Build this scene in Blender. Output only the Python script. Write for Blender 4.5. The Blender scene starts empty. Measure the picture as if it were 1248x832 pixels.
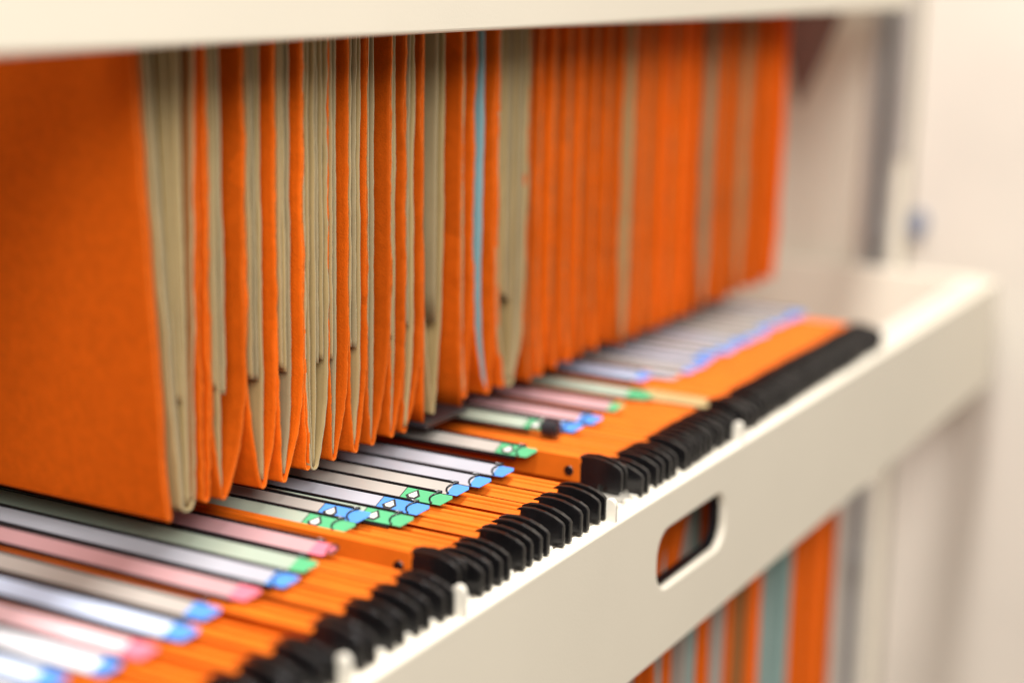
import bpy, bmesh, math, random
from mathutils import Matrix, Vector, noise
random.seed(7)
scene = bpy.context.scene
C = scene.collection

# ------------------------------------------------------------------ camera
cam_d = bpy.data.cameras.new("camera"); cam = bpy.data.objects.new("camera", cam_d); C.objects.link(cam)
cam_d.sensor_width = 36.0; cam_d.lens = 59.13
cam_d.clip_start = 0.01; cam_d.clip_end = 50
R_ = Vector((0.87252555, 0.4882032, 0.01888937)); D_ = Vector((0.12381021, -0.18354442, -0.9751833))
F_ = Vector((-0.47262057, 0.85321104, -0.22059174))
cam.matrix_world = Matrix(((R_.x, -D_.x, -F_.x, 0), (R_.y, -D_.y, -F_.y, 0), (R_.z, -D_.z, -F_.z, 0), (0, 0, 0, 1)))
cam_d.dof.use_dof = True; cam_d.dof.focus_distance = 0.955; cam_d.dof.aperture_fstop = 1.9
scene.camera = cam
# ------------------------------------------------------------------ world, lamps, exposure
w = bpy.data.worlds.new("World"); scene.world = w; w.use_nodes = True
bg = w.node_tree.nodes["Background"]; bg.inputs[0].default_value = (1.0, 0.965, 0.925, 1); bg.inputs[1].default_value = 0.31
scene.view_settings.view_transform = 'Standard'; scene.view_settings.look = 'None'
scene.view_settings.exposure = 0.1; scene.view_settings.gamma = 1.0
def area(name, loc, target, sx, sy, power, col):
    l = bpy.data.lights.new(name, 'AREA'); l.shape = 'RECTANGLE'; l.size = sx; l.size_y = sy; l.energy = power; l.color = col
    o = bpy.data.objects.new(name, l); C.objects.link(o); o.location = loc
    o.rotation_euler = (Vector(target) - Vector(loc)).to_track_quat('-Z', 'Y').to_euler(); return o
area('ceiling_lamp', (-0.31, 0.62, 1.6), (-0.31, 0.66, -0.3), 0.26, 1.4, 70, (1.0, 0.97, 0.94))
area('room_lamp', (0.80, -0.75, 1.35), (-0.45, 0.95, -0.25), 1.3, 1.3, 66, (1.0, 0.965, 0.92))

# ------------------------------------------------------------------ materials
def mat(name, col, rough=0.5, var=0.0, scale=60, bump=0.0, bscale=400, coat=0.0, coat_r=0.1, metallic=0.0, spec=0.5, stretch=(1, 1, 1), ovar=None):
    ovar = var*.8 if ovar is None else ovar
    m = bpy.data.materials.new(name); m.use_nodes = True
    nt = m.node_tree; b = nt.nodes["Principled BSDF"]
    b.inputs["Base Color"].default_value = (*col, 1); b.inputs["Roughness"].default_value = rough
    b.inputs["Coat Weight"].default_value = coat; b.inputs["Coat Roughness"].default_value = coat_r
    b.inputs["Metallic"].default_value = metallic; b.inputs["Specular IOR Level"].default_value = spec
    tc = nt.nodes.new("ShaderNodeTexCoord"); mp = nt.nodes.new("ShaderNodeMapping"); mp.inputs["Scale"].default_value = stretch
    nt.links.new(tc.outputs["Object"], mp.inputs[0])
    if var > 0:
        n = nt.nodes.new("ShaderNodeTexNoise"); n.inputs["Scale"].default_value = scale; n.inputs["Detail"].default_value = 5
        nt.links.new(mp.outputs[0], n.inputs["Vector"])
        oi = nt.nodes.new("ShaderNodeObjectInfo")
        r = nt.nodes.new("ShaderNodeMapRange"); r.inputs[1].default_value = .3; r.inputs[2].default_value = .7
        r.inputs[3].default_value = 1 - var; r.inputs[4].default_value = 1 + var
        nt.links.new(n.outputs[0], r.inputs[0])
        r2 = nt.nodes.new("ShaderNodeMapRange"); r2.inputs[3].default_value = 1 - ovar; r2.inputs[4].default_value = 1 + ovar
        nt.links.new(oi.outputs["Random"], r2.inputs[0])
        mu = nt.nodes.new("ShaderNodeMath"); mu.operation = 'MULTIPLY'
        nt.links.new(r.outputs[0], mu.inputs[0]); nt.links.new(r2.outputs[0], mu.inputs[1])
        vm = nt.nodes.new("ShaderNodeVectorMath"); vm.operation = 'SCALE'; vm.inputs[0].default_value = col
        nt.links.new(mu.outputs[0], vm.inputs["Scale"]); nt.links.new(vm.outputs[0], b.inputs["Base Color"])
    if bump > 0:
        n2 = nt.nodes.new("ShaderNodeTexNoise"); n2.inputs["Scale"].default_value = bscale; n2.inputs["Detail"].default_value = 4
        nt.links.new(mp.outputs[0], n2.inputs["Vector"])
        bp = nt.nodes.new("ShaderNodeBump"); bp.inputs["Strength"].default_value = bump; bp.inputs["Distance"].default_value = .0006
        nt.links.new(n2.outputs[0], bp.inputs["Height"]); nt.links.new(bp.outputs[0], b.inputs["Normal"])
    return m
M = {
 'orange': mat('orange_card', (.74, .122, .005), .7, .08, 160, .7, 900, spec=.08, ovar=.24),
 'orange_top': mat('orange_card_top', (.66, .135, .007), .55, .08, 60, .3, 600, spec=.2),
 'orange_edge': mat('worn_orange_edge', (.86, .20, .022), .75, .2, 300, .5, 900, spec=.2),
 'manila_edge': mat('cut_manila_edge', (.52, .44, .27), .7, .1, 200, spec=.2),
 'manila': mat('manila_card', (.43, .315, .14), .6, .08, 30, .25, 500, spec=.3),
 'manila_grey': mat('grey_manila_card', (.36, .285, .155), .6, .08, 30, .25, 500, spec=.3),
 'shadow_brown': mat('shadow_dark_brown', (.10,.045,.03), .6, .05, 20),  # shadow tone for the plate behind the last upper file
 'brown': mat('brown_card', (.34, .14, .04), .6, .1, 30, .25, 500, spec=.3),
 'dull_teal': mat('dull_teal_card', (.30, .41, .38), .6, .06, 30, .2, 500, spec=.3),
 'teal': mat('teal_card', (.24, .46, .50), .6, .06, 30, .2, 500, spec=.3),
 'grey': mat('grey_card', (.42, .38, .33), .6, .06, 30, .2, 500, spec=.3),
 'cream': mat('cream_painted_metal', (.76, .70, .58), .38, .018, 9, .12, 700, spec=.4),
 'door': mat('cream_door_paint', (.62, .565, .49), .5, .04, 6, .1, 500, spec=.3),
 'p_lit': mat('lit_white_paper', (.70, .70, .74), .5, .03, 30, coat=1.0, coat_r=.16),  # this and next two: strong light on near strips put into paper colour
 'p_lit_blue': mat('lit_bluish_paper', (.52, .60, .76), .5, .03, 30, coat=1.0, coat_r=.16),
 'p_lit_pink': mat('lit_pink_paper', (.74, .47, .49), .5, .03, 30, coat=1.0, coat_r=.16),
 'notch': mat('worn_notch_metal', (.50, .52, .56), .4, .2, 200),
 'white': mat('white_painted_metal', (.70, .66, .57), .35, .02, 12, .1, 900, spec=.5),
 'black': mat('black_plastic', (.0065, .006, .0065), .24, .25, 120, .12, 400, spec=.5),
 'base': mat('charcoal_plastic', (.022, .022, .026), .36, .15, 100, .2, 500),
 'dark': mat('dark_holder_plastic', (.010, .011, .013), .2, 0, spec=.5),
 'steel': mat('grey_steel', (.19, .185, .175), .5, .05, 20),
 'lightsteel': mat('light_grey_steel', (.50, .46, .42), .4, .04, 20),
 'blue_grey': mat('blue_grey_metal', (.22, .24, .30), .5, .05, 20),
 'p_white': mat('white_label_paper', (.36,.36,.40), .5, .03, 30, coat=1.0, coat_r=.16),
 'p_warm': mat('warm_label_paper', (.37,.34,.305), .5, .03, 30, coat=1.0, coat_r=.16),
 'p_greenish': mat('pale_green_label_paper', (.33,.39,.31), .5, .03, 30, coat=1.0, coat_r=.16),
 'p_pinkish': mat('pale_pink_label_paper', (.46,.27,.28), .5, .03, 30, coat=1.0, coat_r=.16),
 'p_bluish': mat('pale_blue_label_paper', (.33,.38,.49), .5, .03, 30, coat=1.0, coat_r=.16),
 'blue': mat('blue_label_paper', (.065, .235, .62), .5, .05, 60, coat=.3),
 'green': mat('green_label_paper', (.07, .34, .15), .5, .05, 60, coat=.3),
 'pink': mat('pink_label_paper', (.68, .15, .21), .5, .05, 60, coat=.3),
 'print_white': mat('white_print', (.55, .54, .50), .5), 'print_black': mat('black_print', (.02, .02, .02), .5),
 'wall': mat('painted_wall', (.78, .70, .58), .8, .03, 2, .2, 200), 'floor': mat('floor_vinyl', (.30, .26, .21), .5, .05, 5),
}
# ------------------------------------------------------------------ helpers
def link(name, me, m, parent=None, smooth=False):
    me.materials.append(M[m]) if m else None
    o = bpy.data.objects.new(name, me); C.objects.link(o)
    if parent: o.parent = parent
    if smooth:
        for p in me.polygons: p.use_smooth = True
    return o
def obj(name, bm, m, parent=None, smooth=False):
    bmesh.ops.recalc_face_normals(bm, faces=bm.faces)
    me = bpy.data.meshes.new(name); bm.to_mesh(me); bm.free(); return link(name, me, m, parent, smooth)
def tag(o, label, cat, group=None):
    o['label'] = label; o['category'] = cat
    if group: o['group'] = group
    return o
def empty(name, loc):
    o = bpy.data.objects.new(name, None); C.objects.link(o); o.location = loc; o.empty_display_size = .01; return o
def box(bm, x0, x1, y0, y1, z0, z1):
    v = [bm.verts.new(p) for p in ((x0,y0,z0),(x1,y0,z0),(x1,y1,z0),(x0,y1,z0),(x0,y0,z1),(x1,y0,z1),(x1,y1,z1),(x0,y1,z1))]
    for f in ((0,3,2,1),(4,5,6,7),(0,1,5,4),(1,2,6,5),(2,3,7,6),(3,0,4,7)): bm.faces.new([v[i] for i in f])
def bev(bm, w, seg=2):
    bmesh.ops.bevel(bm, geom=bm.edges[:], offset=w, segments=seg, affect='EDGES', profile=.6)
def prism(bm, pts, axis, a, b):
    """pts: 2-D outline; axis 'x','y' or 'z' = extrude direction"""
    def P(p, t):
        return {'x': (t, p[0], p[1]), 'y': (p[0], t, p[1]), 'z': (p[0], p[1], t)}[axis]
    v0 = [bm.verts.new(P(p, a)) for p in pts]; v1 = [bm.verts.new(P(p, b)) for p in pts]; n = len(pts)
    bm.faces.new(v0); bm.faces.new(list(reversed(v1)))
    for i in range(n): bm.faces.new((v0[i], v0[(i+1) % n], v1[(i+1) % n], v1[i]))
def tube(bm, pts, r, seg=6):
    rings = []
    for i, p in enumerate(pts):
        a = Vector(pts[max(i-1, 0)]); b = Vector(pts[min(i+1, len(pts)-1)]); d = (b-a).normalized()
        u = d.orthogonal().normalized(); v = d.cross(u)
        rings.append([bm.verts.new(Vector(p) + r*(math.cos(t)*u + math.sin(t)*v)) for t in [k*2*math.pi/seg for k in range(seg)]])
    for i in range(len(rings)-1):
        for k in range(seg): bm.faces.new((rings[i][k], rings[i][(k+1)%seg], rings[i+1][(k+1)%seg], rings[i+1][k]))
    bm.faces.new(rings[0]); bm.faces.new(rings[-1])

# ================================================================== large structure
XU, XL = -0.540, -0.432            # right edges of upper and lower file bodies
XB = -0.90                         # left (inner) ends of the files
UP_PANEL, LO_PANEL = -0.500, -0.398
ZU, ZL = 0.087, -0.300             # tops of upper / lower files
fl = bmesh.new(); box(fl, -3, 4, -3, 5, -1.36, -1.30); o = obj('floor', fl, 'floor'); o['kind'] = 'structure'
wl = bmesh.new(); box(wl, -3, 4, 3.4, 3.5, -1.29, 2.6); o = obj('wall', wl, 'wall'); o['kind'] = 'structure'

YW = 1.80
cab = empty('filing_cabinet', (-.75, YW, -1.30))
tag(cab, 'cream metal filing cabinet with grey slotted upright, blurred at the right behind the files', 'cabinet')
def cpart(name, bm, m, smooth=False):
    o = obj(name, bm, m, cab, smooth); o.matrix_parent_inverse = Matrix.Translation(cab.location).inverted(); return o
b = bmesh.new(); box(b, -1.0, -.512, YW, YW+.028, -1.30, .55); bev(b, .003); cpart('side_panel', b, 'cream')
b = bmesh.new(); box(b, -1.0, -.512, .262, .29, -1.30, .55); bev(b, .003); cpart('side_panel', b, 'cream')
b = bmesh.new(); box(b, -1.03, -1.001, .262, YW+.028, -1.30, .55); cpart('back_panel', b, 'cream')
b = bmesh.new(); box(b, -1.0, -.50, .262, YW+.028, .552, .60); cpart('top_panel', b, 'cream')
b = bmesh.new(); box(b, -1.0, -.514, .292, YW-.002, -1.30, -1.20); cpart('plinth', b, 'cream')
# open side: a door leaf swung square to the front
b = bmesh.new(); box(b, -.508, .12, YW+.012, YW+.034, -1.28, .54); bev(b, .004); door = cpart('door', b, 'door')
b = bmesh.new()
prism(b, [(-.497+.0115*math.cos(t)*.9, -.2715+.016*math.sin(t)) for t in [i*math.pi/8 for i in range(16)]], 'y', YW+.002, YW+.0115)
o = obj('lock', b, 'blue_grey', door)
# slotted upright on the far side panel
def upright(name, x0, x1, d, m, z0=-1.2, z1=.54):
    b = bmesh.new(); box(b, x0, x1, YW-d, YW-.0005, z0, z1); bev(b, .0012, 1); return cpart(name, b, m)
upright('upright', -.556, -.545, .012, 'lightsteel')
upright('slot_strip', -.5440, -.5290, .004, 'steel')
upright('upright', -.5285, -.5240, .010, 'lightsteel')
upright('slot_strip', -.5235, -.5128, .004, 'lightsteel', -.20, .54)
for z in (-.285, -.66, .1):
    b = bmesh.new(); prism(b, [(-.535+.009*math.cos(t), z+.012*math.sin(t)) for t in [i*math.pi/6 for i in range(12)]], 'y', YW-.016, YW-.004); cpart('bolt', b, 'steel')

# ---- a pull-out frame: front panel with hand slot, notched rail, pegs, end plates, back rail
def frame(label, xp, ztop, y0, y1, pegs, slot):
    g = empty('pull_out_frame', (xp, (y0+y1)/2, ztop-.109)); tag(g, label, 'filing frame')
    inv = Matrix.Translation(g.location).inverted()
    def P(name, bm, m, smooth=False):
        o = obj(name, bm, m, g, smooth); o.matrix_parent_inverse = inv; return o
    # front panel
    b = bmesh.new(); box(b, xp-.012, xp, y0, y1, ztop-.1095, ztop)
    me = bpy.data.meshes.new('front_panel'); bmesh.ops.recalc_face_normals(b, faces=b.faces); b.to_mesh(me); b.free()
    pn = bpy.data.objects.new('front_panel', me); C.objects.link(pn)
    if slot:
        s0, s1, q0, q1 = slot; r = (q1-q0)/2*.82; pts = []
        for cx, cz, a0 in ((s1-r, q1-r, 0), (s0+r, q1-r, 90), (s0+r, q0+r, 180), (s1-r, q0+r, 270)):
            for k in range(9): t = math.radians(a0 + k*90/8); pts.append((cx+r*math.cos(t), cz+r*math.sin(t)))
        cb = bmesh.new(); prism(cb, pts, 'x', xp-.03, xp+.02); bmesh.ops.recalc_face_normals(cb, faces=cb.faces)
        cm = bpy.data.meshes.new('cut'); cb.to_mesh(cm); cb.free(); co = bpy.data.objects.new('cut', cm); C.objects.link(co)
        md = pn.modifiers.new('b', 'BOOLEAN'); md.object = co; md.operation = 'DIFFERENCE'; md.solver = 'EXACT'
        dg = bpy.context.evaluated_depsgraph_get(); dg.update()
        nm = bpy.data.meshes.new_from_object(pn.evaluated_get(dg)); pn.modifiers.clear(); pn.data = nm; me = nm
        bpy.data.objects.remove(co); bpy.data.meshes.remove(cm)
    me.materials.clear(); me.materials.append(M['cream']); pn.parent = g; pn.matrix_parent_inverse = inv
    if slot:
        b = bmesh.new(); q = .0011; ring = []
        cy, cz = (s0+s1)/2, (q0+q1)/2
        inn = [(cy+(a-cy)*(1-q/(s1-s0)*2), cz+(c-cz)*(1-q/(q1-q0)*2)) for a, c in pts]
        out = [(cy+(a-cy)*.9995, cz+(c-cz)*.9985) for a, c in pts]; n_ = len(pts)
        V = [[b.verts.new((x, a, c)) for a, c in loop] for loop, x in ((out, xp-.0115), (out, xp-.0045), (inn, xp-.0045), (inn, xp-.0115))]
        for j in range(4):
            for i in range(n_): b.faces.new((V[j][i], V[j][(i+1)%n_], V[(j+1)%4][(i+1)%n_], V[(j+1)%4][i]))
        P('dark_slot_ring', b, 'dark')  # dark ring set back inside the slot
    bv = pn.modifiers.new('bevel', 'BEVEL'); bv.width = .0022; bv.segments = 3; bv.limit_method = 'ANGLE'; bv.angle_limit = math.radians(50)
    # rail on which the hooks sit
    b = bmesh.new(); box(b, xp-.036, xp-.0125, y0+.002, y1-.002, ztop-.012, ztop-.0015); bev(b, .0012, 2); rail = P('rail', b, 'white')
    b = bmesh.new(); y = y0+.01
    while y < y1-.01:
        prism(b, [(xp-.0125+.0030*math.cos(t), y+.0024*math.sin(t)) for t in [i*math.pi/5 for i in range(10)]], 'z', ztop-.0016, ztop+.0016); y += .0112
    o = obj('notch_row', b, 'white', rail)
    for yy in pegs:
        b = bmesh.new(); h = .0165 if yy < .8 else .0140; wy = .0034
        pts = [(xp-.0085, ztop-.001), (xp-.0010, ztop-.001)] + [(xp-.00475+.00375*math.cos(t), ztop+h-.004+.004*math.sin(t)) for t in [i*math.pi/6 for i in range(7)]]
        prism(b, pts, 'y', yy-wy/2, yy+wy/2); bev(b, .0004, 1); P('divider_peg', b, 'white')
    b = bmesh.new(); box(b, -.93, xp-.0125, y1-.014, y1-.001, ztop-.105, ztop+.002); bev(b, .0025, 3); P('end_plate', b, 'cream')
    b = bmesh.new(); box(b, -.93, xp-.0125, y0+.001, y0+.014, ztop-.105, ztop+.002); bev(b, .0025, 3); P('end_plate', b, 'cream')
    b = bmesh.new(); box(b, -.942, -.931, y0, y1, ztop-.06, ztop); P('back_rail', b, 'cream')
    return g, P
lower_frame, LP = frame('cream pulled-out filing frame with hand slot in its front, under the lower row', LO_PANEL, -.319, .34, 1.775,
      [.5777, .6783, .8505, 1.050], (.911, 1.0215, -.3835, -.345))
upper_frame, UPP = frame('cream upper filing frame whose front panel crosses the top of the picture', UP_PANEL, .0692, .32, 1.730, [], None)
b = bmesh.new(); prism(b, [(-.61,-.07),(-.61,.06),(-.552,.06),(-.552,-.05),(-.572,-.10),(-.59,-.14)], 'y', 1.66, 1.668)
UPP('shadow_plate', b, 'shadow_brown')  # added dark plate standing in for the shadow on the side panel

# ================================================================== sheets and pockets
def smooth01(t): t = max(0, min(1, t)); return t*t*(3-2*t)
def sheet_bm(path, x_edge, x_in, amp=.0008, seed=0, thick=.0006, xr=.0006, hem=0.0):
    """path: list of (y,z) down one arm and (optionally) up the other; swept along x with a crinkled right edge"""
    xs = [x_in, x_in+(x_edge-x_in)*.35, x_edge-.10, x_edge-.05, x_edge-.025, x_edge-.012, x_edge-.006, x_edge-.0025, x_edge]
    bm = bmesh.new(); rows = []
    for j, (y, z) in enumerate(path):
        row = []
        for i, x in enumerate(xs):
            near = math.exp((x-x_edge)/.018); wide = math.exp((x-x_edge)/.12)
            ny = noise.noise(Vector((x*14, z*26, seed*3.7)))*amp*near + noise.noise(Vector((seed*5.1, z*9, x*5)))*amp*1.3*wide \
               + noise.noise(Vector((seed*2.3, z*75, 4)))*amp*.6*near + noise.noise(Vector((seed*1.3, z*190, x*60)))*amp*.35*near
            dx = (noise.noise(Vector((z*30, seed*1.9, 1)))+.5*noise.noise(Vector((z*140, seed*2.9, 1))))*xr*near
            row.append(bm.verts.new((x+dx, y+ny, z)))
        rows.append(row)
    for j in range(len(rows)-1):
        for i in range(len(xs)-1): bm.faces.new((rows[j][i], rows[j][i+1], rows[j+1][i+1], rows[j+1][i]))
    return bm
def add_sheet(name, path, x_edge, m, parent=None, amp=.0008, seed=0, thick=.0006, x_in=XB, xr=.0006):
    bm = sheet_bm(path, x_edge, x_in, amp, seed, thick, xr)
    me = bpy.data.meshes.new(name); bm.to_mesh(me); bm.free()
    o = link(name, me, m, parent, True)
    s = o.modifiers.new('thick', 'SOLIDIFY'); s.thickness = thick; s.offset = 0
    if m in ('orange', 'manila', 'manila_grey'):
        me.materials.append(M['orange_edge' if m == 'orange' else 'manila_edge']); s.material_offset_rim = 1
    return o
def upath(ya, yb, ztop, ztip, ytip, bow=.09, r=.0016, power=1.8, steps=34):
    
    """front arm at ya, back arm at yb, both running into a rounded fold at (ytip, ztip)"""
    a, bb = [], []
    n1 = 60
    for i in range(n1): z = ztop + (ztip+bow-ztop)*i/n1; a.append((ya, z)); bb.append((yb, z))
    for i in range(steps+1):
        t = i/steps; z = ztip+bow - (bow-r)*t; k = t**power
        a.append((ya+(ytip-r-ya)*k, z)); bb.append((yb+(ytip+r-yb)*k, z))
    arc = [(ytip-r*math.cos(t), ztip+r-r*math.sin(t)) for t in [math.pi*i/8 for i in range(1, 8)]]
    return a + arc + list(reversed(bb))

# ---- upper row -----------------------------------------------------
S = XU/-.525
def hanger(parent, y, z, x_edge, zup=0, m='orange_top', inv=None, hooks=True, gaps=.0042):
    for s in (-1, 1):
        yy = y + s*gaps
        b = bmesh.new(); hw = .0019
        zk = z; z = z - (.0006 if s > 0 else 0)
        so = .0022 if (zup < .003 and s < 0 and x_edge > -.45) else 0
        hw = .0017
        pts = [(yy-hw-so, z-.0040), (yy+hw-.0006, z-.0040)] + [(yy+hw*math.cos(q), z-.0003-hw*.9+hw*.9*math.sin(q)) for q in [math.pi*j/8 for j in range(9)]]
        xs0 = x_edge
        prism(b, pts, 'x', XB, xs0); bar = obj('hanger_bar', b, m, parent); bar.matrix_parent_inverse = inv; z = zk
        if hooks:
            b = bmesh.new(); e = x_edge; t = .00145+random.uniform(0, .0003)
            dz = zup; r = random.uniform(-.0005, .0005)
            pts = [(e-.004, z-.016), (e-.004, z-.0012), (e+.0005, z+.0006), (e+.008, z+.0012), (e+.015, z+.0003), (e+.0215, z-.0018+r),
                   (e+.0258, z-.0040+r), (e+.0272, z-.0062), (e+.0272, z-.0178), (e+.0262, z-.0186), (e+.0190, z-.0186), (e+.0180, z-.0150), (e+.012, z-.0145), (e+.0105, z-.023), (e-.001, z-.023)]
            pts = [(px, pz+zup*0) for px, pz in pts]
            prism(b, pts, 'y', yy-t, yy+t); bev(b, .0006, 2)
            hk = obj('hook', b, 'black', parent, False); hk.matrix_parent_inverse = inv

UPPER = [ # (y front edge, y back edge, tip y, tip z, bow, power, content edges [(y, material, bottom z or None)], amp)
 (.5875, .5910, .6046, -.2705, .24, 1.0, [], .0005),
 (.5955, .6305, .6190, -.2695, .24, 1.0, [(.6000,'manila_grey',None), (.6090,'manila',-.2125), (.6165,'manila',None), (.6205,'manila',None), (.6290,'brown',None)], .0006),  # brown sheet added as the shaded look of an orange back panel
 (.6320, .6384, .6350, -.2690, .07, 1.6, [], .0012),
 (.6395, .6672, .6470, -.2710, .07, 1.8, [(.6430,'manila',-0.2115),(.6460,'manila',None),(.6497,'manila_grey',-0.2165)], .0013),
 (.6680, .6928, .6800, -.2740, .08, 1.9, [(.6730,'manila',-0.2135),(.6770,'manila_grey',-0.2145),(.6812,'manila',None)], .0008),
 (.6935, .7162, .6985, -.2755, .08, 1.9, [(.6980,'manila',-0.2125),(.7020,'manila',-0.2155),(.7055,'manila_grey',None)], .0006),
 (.7168, .7182, .7205, -.2745, .07, 1.6, [], .0006),
 (.7188, .7395, .7262, -.2755, .09, 2.0, [(.7225,'manila',None),(.7287,'manila',None),(.7310,'manila_grey',-.2165),(.7350,'manila',-.2150)], .0005),
 (.7400, .7586, .7443, -.2750, .09, 1.9, [(.7440,'manila',-0.2165),(.7477,'manila_grey',None)], .0006),
 (.7592, .7771, .7645, -.2755, .09, 2.0, [(.7630,'manila',-0.2135),(.7670,'manila_grey',-0.2145),(.7714,'manila',None)], .0010),
 (.7776, .8013, .7830, -.2755, .09, 1.8, [(.7800,'manila',-0.2125),(.7845,'manila_grey',None)], .0007),
 (.8018, .8169, .8030, -.2755, .07, 1.8, [(.8040,'manila',-0.2155),(.8065,'manila',None)], .0007),
 (.8174, .8357, .8180, -.2765, .07, 1.8, [(.8215,'manila_grey',-0.2115),(.8258,'manila',None)], .0016),
 'BOX',
 (.8806, .8950, .8890, -.2700, .08, 1.7, [(.8835,'manila',None)], .0016),
 (.8955, .9217, .9150, -.2735, .09, 2.0, [(.9062,'teal',None)], .0014),
 (.9225, .9262, .9357, -.2735, .09, 1.6, [], .0012),
 (.9268, .9640, .9457, -.2745, .10, 2.2, [(.9290,'manila',None),(.9370,'manila',-.2125),(.9430,'manila_grey',-.2165),(.9500,'manila',None),(.9586,'manila_grey',None)], .0010),
]
y = .9650; far = []
widths = [.0150,.0195,.0215,.0200,.0202,.0230,.0228]
for k, wd in enumerate(widths):
    far.append((y, y+wd-.0012, y+.003+wd*.35, -.277+.0006*k, .09, 1.9, [(y+.0035,'brown',None)], .0012)); y += wd
rest = [('manila',.0235,1), ('brown',.021,0), ('brown',.021,1), ('orange',.021,1), ('brown',.021,0), ('orange',.021,1), ('orange',.021,0), ('manila_grey',.033,1),
        ('brown',.023,1), ('brown',.025,0), ('manila',.026,0), ('brown',.026,0), ('orange',.027,1), ('orange',.030,0)]
for k, (cm, wd, big) in enumerate(rest):
    far.append((y, y+wd-.0012, y+.003+wd*.4, -.279+.0012*(k % 3), .09, 1.9, [(y+(wd*.72 if cm.startswith('manila') else .005), cm, None)], .0012)); y += wd
UPPER += far

U_GROUP = 'files hanging in the upper row'
ORD = ['first','second','third','fourth','fifth','sixth','seventh','eighth','ninth','tenth','eleventh','twelfth','thirteenth','fourteenth','fifteenth','sixteenth','seventeenth','eighteenth','nineteenth','twentieth','twenty-first','twenty-second']
near_labels = [
 'nearest orange file of the upper row, its broad flat face turned to the viewer',
 'tan file directly behind the broad flat face of the nearest orange file',
 'thin empty orange file right of the nearest tan file in the upper row',
 'crinkled orange upper file with short tan sheets, fourth from the left',
 'orange upper file holding three tan sheets, fifth from the left',
 'orange upper file holding three tan sheets, sixth from the left',
 'thin closed orange upper file left of the bright tan one, seventh from the left',
 'bright tan upper file with rounded fold between orange ones, eighth from the left',
 'orange upper file with smooth curved fold, right of the bright tan file',
 'orange upper file with tan folder reaching its fold, tenth from the left',
 'orange upper file with broad plain orange side, third left of the charcoal base bar',
 'narrow orange upper file, second left of the charcoal base bar',
 'orange upper file with frayed double edge, directly left of the charcoal base bar',
 None,
 'dark crinkled orange upper file between the charcoal base bar and the teal folder',
 'orange upper file with a teal folder inside it',
 'thin closed orange upper file just right of the teal folder',
 'wide tan upper file with rounded fold, bulging with sheets, right of the teal folder']
TAN_FILES = (1, 7, 17)
fidx = 0
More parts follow.
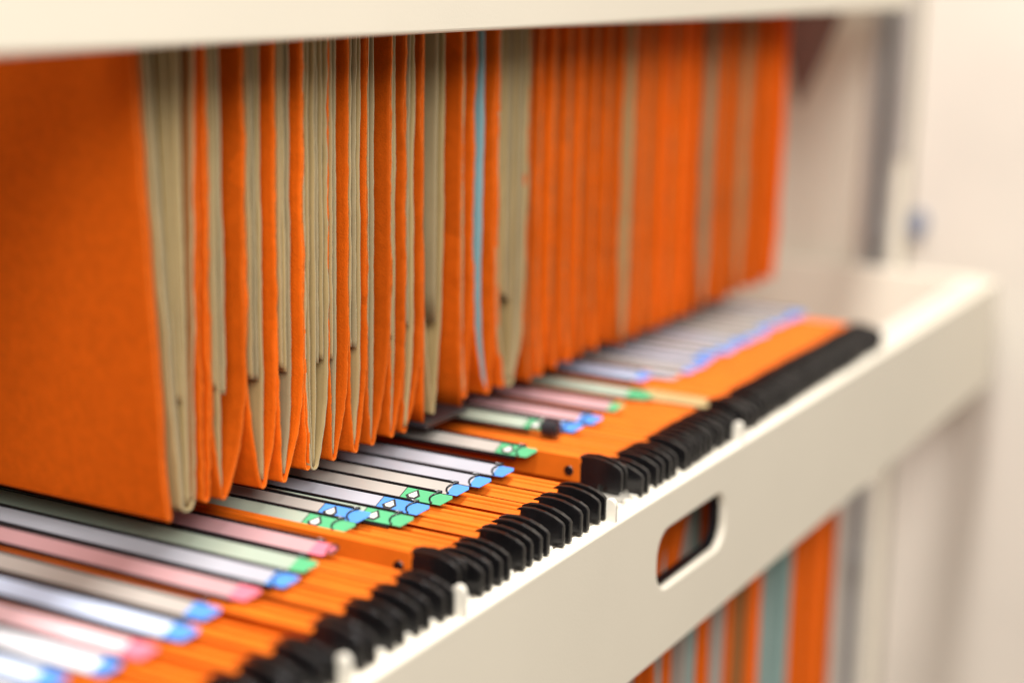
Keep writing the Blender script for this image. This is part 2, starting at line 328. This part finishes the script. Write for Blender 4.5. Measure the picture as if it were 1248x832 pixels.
for i, u in enumerate(UPPER):
    if u == 'BOX':
        # square-bottomed file with a charcoal base bar, two tan folders inside
        y0, y1 = .8362*S, .8800*S; g = empty('square_bottom_file', (XU, (y0+y1)/2, ZU))
        tag(g, 'square-bottomed orange file standing open in the upper row, on a flat charcoal base bar', 'hanging file', U_GROUP)
        inv = Matrix.Translation(g.location).inverted()
        zb = -.2765*S
        for yy0, sd in ((y0, 31), (y1, 32)):
            n = 26; yb = yy0 + (.0035 if sd == 31 else .0035)
            path = [(yy0 + (yb-yy0)*smooth01((j/n-.5)*2), ZU-.01 + (zb+.0015-ZU+.01)*j/n) for j in range(n+1)]
            o = add_sheet('side_wall', path, XU, 'orange', g, .0011, sd, .0011); o.matrix_parent_inverse = inv
        b = bmesh.new(); prism(b, [(y0+.0005, zb-.0022), (y1+.0062, zb-.0022), (y1+.0070, zb-.0005), (y1+.0062, zb+.0012), (y0+.0005, zb+.0012), (y0-.0003, zb-.0005)], 'x', XB, XU+.003); bev(b, .0006, 2)
        o = obj('base_bar', b, 'base', g); o.matrix_parent_inverse = inv
        hanger(g, (y0+y1)/2, ZU, XU-.002, inv=inv, gaps=(y1-y0)/2-.002, m='orange')
        a = .8455*S; c = .8660*S; t = .8530*S
        o = add_sheet('manila_folder', upath(.8375*S, .8625*S, ZU-.03, zb+.0035, .8535*S, .11, .0012, 1.5), XU-.002, 'manila', None, .0006, 41, .0007)
        tag(o, 'tall tan folder with sharp V fold standing on the charcoal base bar', 'folder', 'tan folders in the upper row')
        n = 14; o = add_sheet('manila_folder', [(.8527*S, ZU-.03 + (-.2213-ZU+.03)*j/n) for j in range(n+1)], XU-.001, 'manila_grey', None, .0003, 43, .0007)
        tag(o, 'short tan sheet with square lower corner, above the charcoal base bar', 'folder', 'tan folders in the upper row')
        continue
    ya, yb, yt, zt, bow, pw, cont, amp = u
    ya, yb, yt, zt = ya*S, yb*S, yt*S, zt*S
    if i > 1: pw *= 1.35
    rr = {0: .0012, 1: .0050, 7: .0036, 17: .0055, 15: .0030}.get(i, .0021)
    g = empty('hanging_file', (XU, (ya+yb)/2, ZU)); inv = Matrix.Translation(g.location).inverted()
    if i < len(near_labels): lab = near_labels[i]
    else:
        k = i-len(near_labels); nfar = len(UPPER)-len(near_labels)
        if k < 7: lab = 'narrow orange upper file, %s of the even run right of the bulging tan file' % ORD[k]
        elif k == 7: lab = 'orange upper file with a light tan folder stripe, halfway along the blurred far run'
        elif k == 14: lab = 'orange upper file with greyish tan folder, left of the farthest light stripe'
        else: lab = 'blurred orange upper file, %s counted from the far end of the row' % ORD[nfar-1-k]
    tag(g, lab, 'hanging file', U_GROUP)
    o = add_sheet('pocket', upath(ya, yb, ZU-.01, zt, yt, bow, rr, pw), XU, 'manila' if i in TAN_FILES else 'orange', g, amp, i, .0010, xr=.0013); o.matrix_parent_inverse = inv
    hanger(g, (ya+yb)/2, ZU, XU-.002, inv=inv, gaps=max(.0026, (yb-ya)/2-.001), m='orange')
    for k, (yc, cm, zbot) in enumerate(cont):
        yc = yc*S; sd = i*7+k; xe = XU - random.uniform(.0001, .0008)
        n = 70; path = []
        zend = zt+(.0012 if i in TAN_FILES else .003)+.0008*k if zbot is None else zbot*S
        fr = (yc-ya)/(yb-ya)
        for j in range(n+1):
            z = ZU-.02 + (zend-ZU+.02)*j/n; tt = max(0, min(1, (zt+bow-z)/(bow-rr))); kk = tt**pw
            lo = ya+(yt-rr*.8-ya)*kk; hi = yb+(yt+rr*.8-yb)*kk
            path.append((lo+(hi-lo)*fr, z))
        kind = {'teal':'teal_folder','brown':'brown_folder','orange':'orange_divider'}.get(cm, 'manila_folder')
        colr = {'teal':'teal','brown':'brown','orange':'orange','manila':'tan','manila_grey':'greyish tan'}[cm]
        o = add_sheet(kind, path, xe, cm, None, amp*.6, sd, .0008)
        pos = '%s upper file from the left' % ORD[i] if i < 22 else '%s upper file from the far end' % ORD[len(UPPER)-1-i]
        if cm == 'teal': L = 'only teal folder of the upper row, standing in an orange file'
        elif len(cont) == 1: L = '%s folder inside the %s' % (colr, pos)
        else: L = '%s %s sheet, %s from the left inside the %s' % ('short' if zbot else 'long', colr, ORD[k], pos)
        tag(o, L, 'folder', 'folders inside the upper files')

# ---- lower row -----------------------------------------------------
GMAP = [(.30,.30),(.93,.930),(.99,.985),(1.008,.990),(1.028,1.011),(1.048,1.016),(1.07,1.075),(1.09,1.085),(1.11,1.129),(1.133,1.133),(1.152,1.175),(1.171,1.183),(1.19,1.191),(1.209,1.285),
        (1.228,1.292),(1.247,1.305),(1.266,1.318),(1.285,1.330),(1.304,1.341),(1.323,1.351),(1.342,1.361),(1.361,1.369),(1.38,1.377),(1.40,1.39)]
def gmap(y):
    for (a, A), (b_, B) in zip(GMAP, GMAP[1:]):
        if a <= y <= b_: return A+(B-A)*(y-a)/(b_-a)
    return y
def label_strip(parent, inv, y, z, xe, white, tip, tip_len, mark, arc, curl=False, tilt=.38, dx_cut=.004):
    """tilted plastic holder with a paper insert and a coloured end"""
    n = Vector((0, -math.sin(tilt), math.cos(tilt))); u = Vector((0, math.cos(tilt), math.sin(tilt))); c0 = Vector((0, y, z))
    def P(x, s, h): return c0 + Vector((x, 0, 0)) + u*s + n*h
    def slab(pts, h0, h1):
        b = bmesh.new(); v0 = [b.verts.new(P(px, s, h0)) for px, s in pts]; v1 = [b.verts.new(P(px, s, h1)) for px, s in pts]; k = len(pts)
        b.faces.new(v0); b.faces.new(list(reversed(v1)))
        for i in range(k): b.faces.new((v0[i], v0[(i+1)%k], v1[(i+1)%k], v1[i]))
        return b
    xh = xe-.011; hw = .0062; pw = .0049
    if y > 1.1: hw *= .72; pw *= .66
    # holder: dark tray with a raised upper lip and a hooked end
    b = slab([(XB+.02, -hw), (xh+.002, -hw), (xh-.0005, 0), (xh+.003, hw), (XB+.02, hw)], -.0022, -.0003)
    h = obj('label_holder', b, 'dark', parent); h.matrix_parent_inverse = inv
    b = bmesh.new(); tube(b, [P(XB+.02, hw+.0002, .0001), P(xh-.004, hw+.0002, .0001), P(xh+.004, hw+.0001, .0006)], .00095, 6)
    if arc: tube(b, [P(xh+.0035-.0035*math.sin(math.pi*q/10)**.8, -pw+.0004+(2*pw)*q/10, .0008) for q in range(11)], .00062, 6)
    if curl: tube(b, [P(xe+.001+.0025*math.cos(q*math.pi/7), pw*.2+.0036*math.sin(q*math.pi/7), .0008) for q in range(-6, 8)], .0007, 6)
    o = obj('holder_lip', b, 'dark', h, True)
    xt = xe-tip_len
    b = slab([(XB+.021, -pw), (xt, -pw), (xt, pw), (XB+.021, pw)], 0, .00035)
    o = obj('label_insert', b, white, parent); o.matrix_parent_inverse = inv
    b = slab([(xt+.0001, -pw), (xe-dx_cut*.5, -pw*.95), (xe+dx_cut*.5, pw*.55), (xe+dx_cut*.2, pw), (xt+.0001, pw)], 0, .00036)
    t = obj('colour_tip', b, tip, parent); t.matrix_parent_inverse = inv
    if mark:
        xm = xt+.0068
        for s_, mm, hh in ((1.6, 'print_black', .00046), (1.0, 'print_white', .00056)):
            b = slab([(xm-.0028*s_, -.0010*s_), (xm-.0012*s_, -.0026*s_), (xm+.0018*s_, -.0026*s_), (xm+.0030*s_, -.0004*s_), (xm+.0004*s_, .0030*s_)], .0003, hh)
            o = obj('printed_diamond', b, mm, t)
        b = slab([(xt-.0004, -pw*.98), (xt, -pw*.98), (xt, pw*.98), (xt-.0004, pw*.98)], .0002, .00045)
        o = obj('printed_line', b, 'print_black', t)

# (file y, raise, label y offset, label z, x end, paper, tip colour, tip length, diamond, arc, description)
Q = -.2965
LOWER = [
 (.4365,0, 0,Q,-.474,'p_lit_blue','blue',.012,0,0,'file whose blue-tipped strip is cut by the bottom left corner of the picture'),
 (.4580,0, 0,Q,-.474,'p_lit','blue',.012,0,0,'file with whitish strip second from the bottom left corner of the lower row'),
 (.4795,0, 0,Q,-.478,'p_lit_blue','blue',.012,0,0,'file with pale blue strip at the bottom edge, left of the brightly lit white strip'),
 (.5010,0, 0,Q,-.468,'p_lit','blue',.009,0,0,'file with brightly lit white strip and dull violet-blue tip, just before the pale pink strip'),
 (.5230,0,-.001,Q,-.466,'p_lit_pink','pink',.014,0,0,'file with the pale pink strip and pink tip nearest the viewer'),
 (.5470,0, 0,Q,-.464,'p_lit_blue','blue',.013,0,0,'file with pale blue strip and blue tip, directly behind the nearest pink-tipped strip'),
 (.5710,0, 0,Q,-.471,'p_warm','blue',.014,0,0,'file with off-white strip and blurred blue tip, before the middle pink-tipped file'),
 (.6010,0,-.001,Q,-.470,'p_pinkish','pink',.012,0,0,'file with rosy strip, the middle one of the three pink-tipped files'),
 (.6267,0,-.003,Q,-.465,'p_white','blue',.013,0,1,'file with grey-white strip and bright blue tip, directly behind the middle pink-tipped file'),
 (.6492,0,-.004,Q,-.469,'p_greenish','green',.011,0,0,'file with small plain green tip, in front of the farthest pink-tipped file'),
 (.6707,0,-.001,Q,-.475,'p_pinkish','pink',.011,0,0,'file with pink strip ending in a dark curled holder, the farthest pink-tipped file'),
 (.6946,.0045,.007,-.2955,-.485,'p_greenish','green',.029,1,1,'taller file with rivet hole, its green diamond tip behind the curled pink tip'),
 (.7104,0,.007,-.2945,-.486,'p_warm','blue',.029,1,1,'file with blue diamond tip set back between two green ones'),
 (.7291,0,.000,Q,-.466,'p_greenish','green',.029,1,1,'file with green diamond tip in front of the blue diamond tip in focus'),
 (.7541,0,-.004,Q,-.469,'p_white','blue',.029,1,1,'file in focus with blue tip and white diamond, between two green diamond tips'),
 (.7734,0,-.002,Q,-.467,'p_warm','green',.029,1,1,'file with sharp green diamond tip, in front of three plain blue tips'),
 (.7983,0,-.007,Q,-.468,'p_warm','blue',.009,0,1,'file with plain blue tip, nearest of the three plain blue ones in focus'),
 (.8206,0,-.009,Q,-.465,'p_white','blue',.009,0,1,'file with plain blue tip, middle of the three plain blue ones in focus'),
 (.8448,0,-.008,Q,-.464,'p_white','blue',.009,0,1,'file with plain blue tip, farthest of the three plain blue ones in focus'),
 (.8852,.0065,-.010,-.2950,-.469,'p_warm','green',.024,1,1,'taller file with rivet hole and green diamond tip, behind three plain blue tips'),
 (.9046,0,None,0,0,0,0,0,0,0,'file without label strip, directly behind the farther riveted file'),
 (.9270,0,.001,-.2930,-.488,'p_greenish','green',.014,1,0,'file whose green-tipped strip ends in a round black roll'),
 (.9460,0, 0,Q,-.473,'p_warm','blue',.014,0,1,'file with vivid blue tip, right beside the round black strip end'),
 (.9700,0, 0,Q,-.471,'p_pinkish','blue',.014,0,1,'file with vivid blue tip, second behind the round black strip end'),
 (.9890,0,None,0,0,0,0,0,0,0,'file without a label strip, behind the two vivid blue tips'),
 (1.008,0, 0,Q,-.473,'p_pinkish','green',.008,0,0,'file with pinkish strip and very small green tip, behind the two vivid blue tips'),
 (1.028,0,None,0,0,0,0,0,0,0,'file without label strip, just before the farthest green-tipped file'),
 (1.048,0, 0,Q,-.469,'p_greenish','green',.017,0,0,'file with wide pale green strip and blurred green tip, the farthest green one'),
 (1.070,.002,None,0,0,0,0,0,0,0,'file with pale tan top edges, in the far half of the lower row'),
 (1.090,0, 0,-.2945,-.490,'p_bluish','blue',.008,0,0,'file with grey-blue strip set back, in front of the far run of blue tips'),
 (1.110,.001, 0,Q,-.476,'p_pinkish','p_white',.020,0,0,'file with short pinkish white tip, before the far run of blue tips'),
]
yy = 1.133; k = 0
while k < 14:
    LOWER.append((yy, 0, 0, Q, -.476+random.uniform(-.003,.003), random.choice(['p_white','p_warm','p_warm','p_white']), 'blue', random.choice([.007,.010,.013]), 0, 0, 'blue-tipped file, %s counted from the far end of the lower row' % ORD[13-k])); yy += .0192; k += 1
# rolled end on file .927, rivets on the raised ones
L_GROUP = 'suspension files in the lower row'
for i, (fy, up, dy, lz, xe, paper, tipc, tl, mark, arc, desc) in enumerate(LOWER):
    g = empty('suspension_file', (XL, fy, ZL)); inv = Matrix.Translation(g.location).inverted()
    tag(g, 'orange ' + desc, 'suspension file', L_GROUP)
    z = ZL + up; tan = abs(fy-1.07) < 1e-6
    shiftx = -.006 if up > .003 else random.uniform(-.0008, .0008)
    gap = .0042 if up < .003 else .0030
    n = 22; front, back = [], []
    for j in range(n+1):
        zz = z-.003 + (-.665-z+.003)*j/n; t = smooth01((ZL-zz-.03)/.10); c = fy+(gmap(fy)-fy)*t; hw = gap+(.0022-gap)*t
        front.append((c-hw+.0022*(1-t), zz)); back.append((c+hw, zz))
    path = front + [(gmap(fy)-.001, -.668), (gmap(fy)+.001, -.668)] + list(reversed(back))
    o = add_sheet('pocket', path, XL+shiftx, 'orange', g, .0006, 100+i, .0009); o.matrix_parent_inverse = inv
    hanger(g, fy, z, XL+shiftx, up, 'manila' if tan else 'orange_top', inv, True, gap)
    if up > .003:   # taller orange flap with a rivet hole
        b = bmesh.new(); box(b, XB, XL+shiftx-.0006, fy-gap-.0024, fy-gap-.0012, z-.016, z-.0002); bev(b, .0003, 1)
        o = obj('front_flap', b, 'orange_top', g); o.matrix_parent_inverse = inv
        b = bmesh.new(); prism(b, [(XL-.014+.0032*math.cos(t), z-.0095+.0032*math.sin(t)) for t in [q*math.pi/8 for q in range(16)]], 'y', fy-gap-.0031, fy-gap-.0020); bev(b, .0004, 1)
        o = obj('rivet', b, 'black', g); o.matrix_parent_inverse = inv
    if dy is None: continue
    label_strip(g, inv, fy+dy, lz, xe, paper, tipc, tl, mark, arc, curl=(i == 10))
    if abs(fy-.927) < 1e-6:
        b = bmesh.new(); y0, z0 = fy+dy, lz-.0005
        tube(b, [(xe-.001, y0, z0), (xe+.004, y0, z0), (xe+.0085, y0, z0)], .0058, 16); tube(b, [(xe+.0085, y0, z0), (xe+.0100, y0, z0)], .0035, 12)
        o = obj('holder_roll', b, 'base', g); o.matrix_parent_inverse = inv

# folders that stand in the lower files and show under the front panel
for k, (yc, m, lab) in enumerate([
   (.968,'teal','dull teal folder seen at the left edge below the frame panel'), (.957,'grey','grey folder seen through the left half of the hand slot'),
   (.900,'teal','grey-teal folder at the left end of the hand slot'), (1.003,'teal','teal folder left of the thinnest orange stripe below the panel'), (1.048,'grey','grey folder between two narrow orange stripes below the panel'),
   (1.064,'teal','narrow greyish teal folder touching an orange stripe below the panel'), (1.108,'grey','beige grey folder right of the narrow teal one below the panel'), (1.120,'grey','second beige grey folder right of the narrow teal one below the panel'),
   (1.166,'brown','brown folder between two orange stripes below the panel'), (1.150,'brown','thin brown folder left of the other brown folder below the panel'),
   (1.215,'teal','left half of the widest teal bundle below the panel'), (1.268,'teal','right half of the widest teal bundle below the panel')]):
    n = 12; path = [(yc, -.345 + (-.655+.345)*j/n) for j in range(n+1)]
    o = add_sheet({'teal':'teal_folder','grey':'grey_folder','brown':'brown_folder'}[m], path, XL-.001, 'dull_teal' if m == 'teal' else m, None, .0008, 300+k, .0012)
    tag(o, lab, 'folder', 'folders standing in the lower files')

scene.render.engine = 'CYCLES'
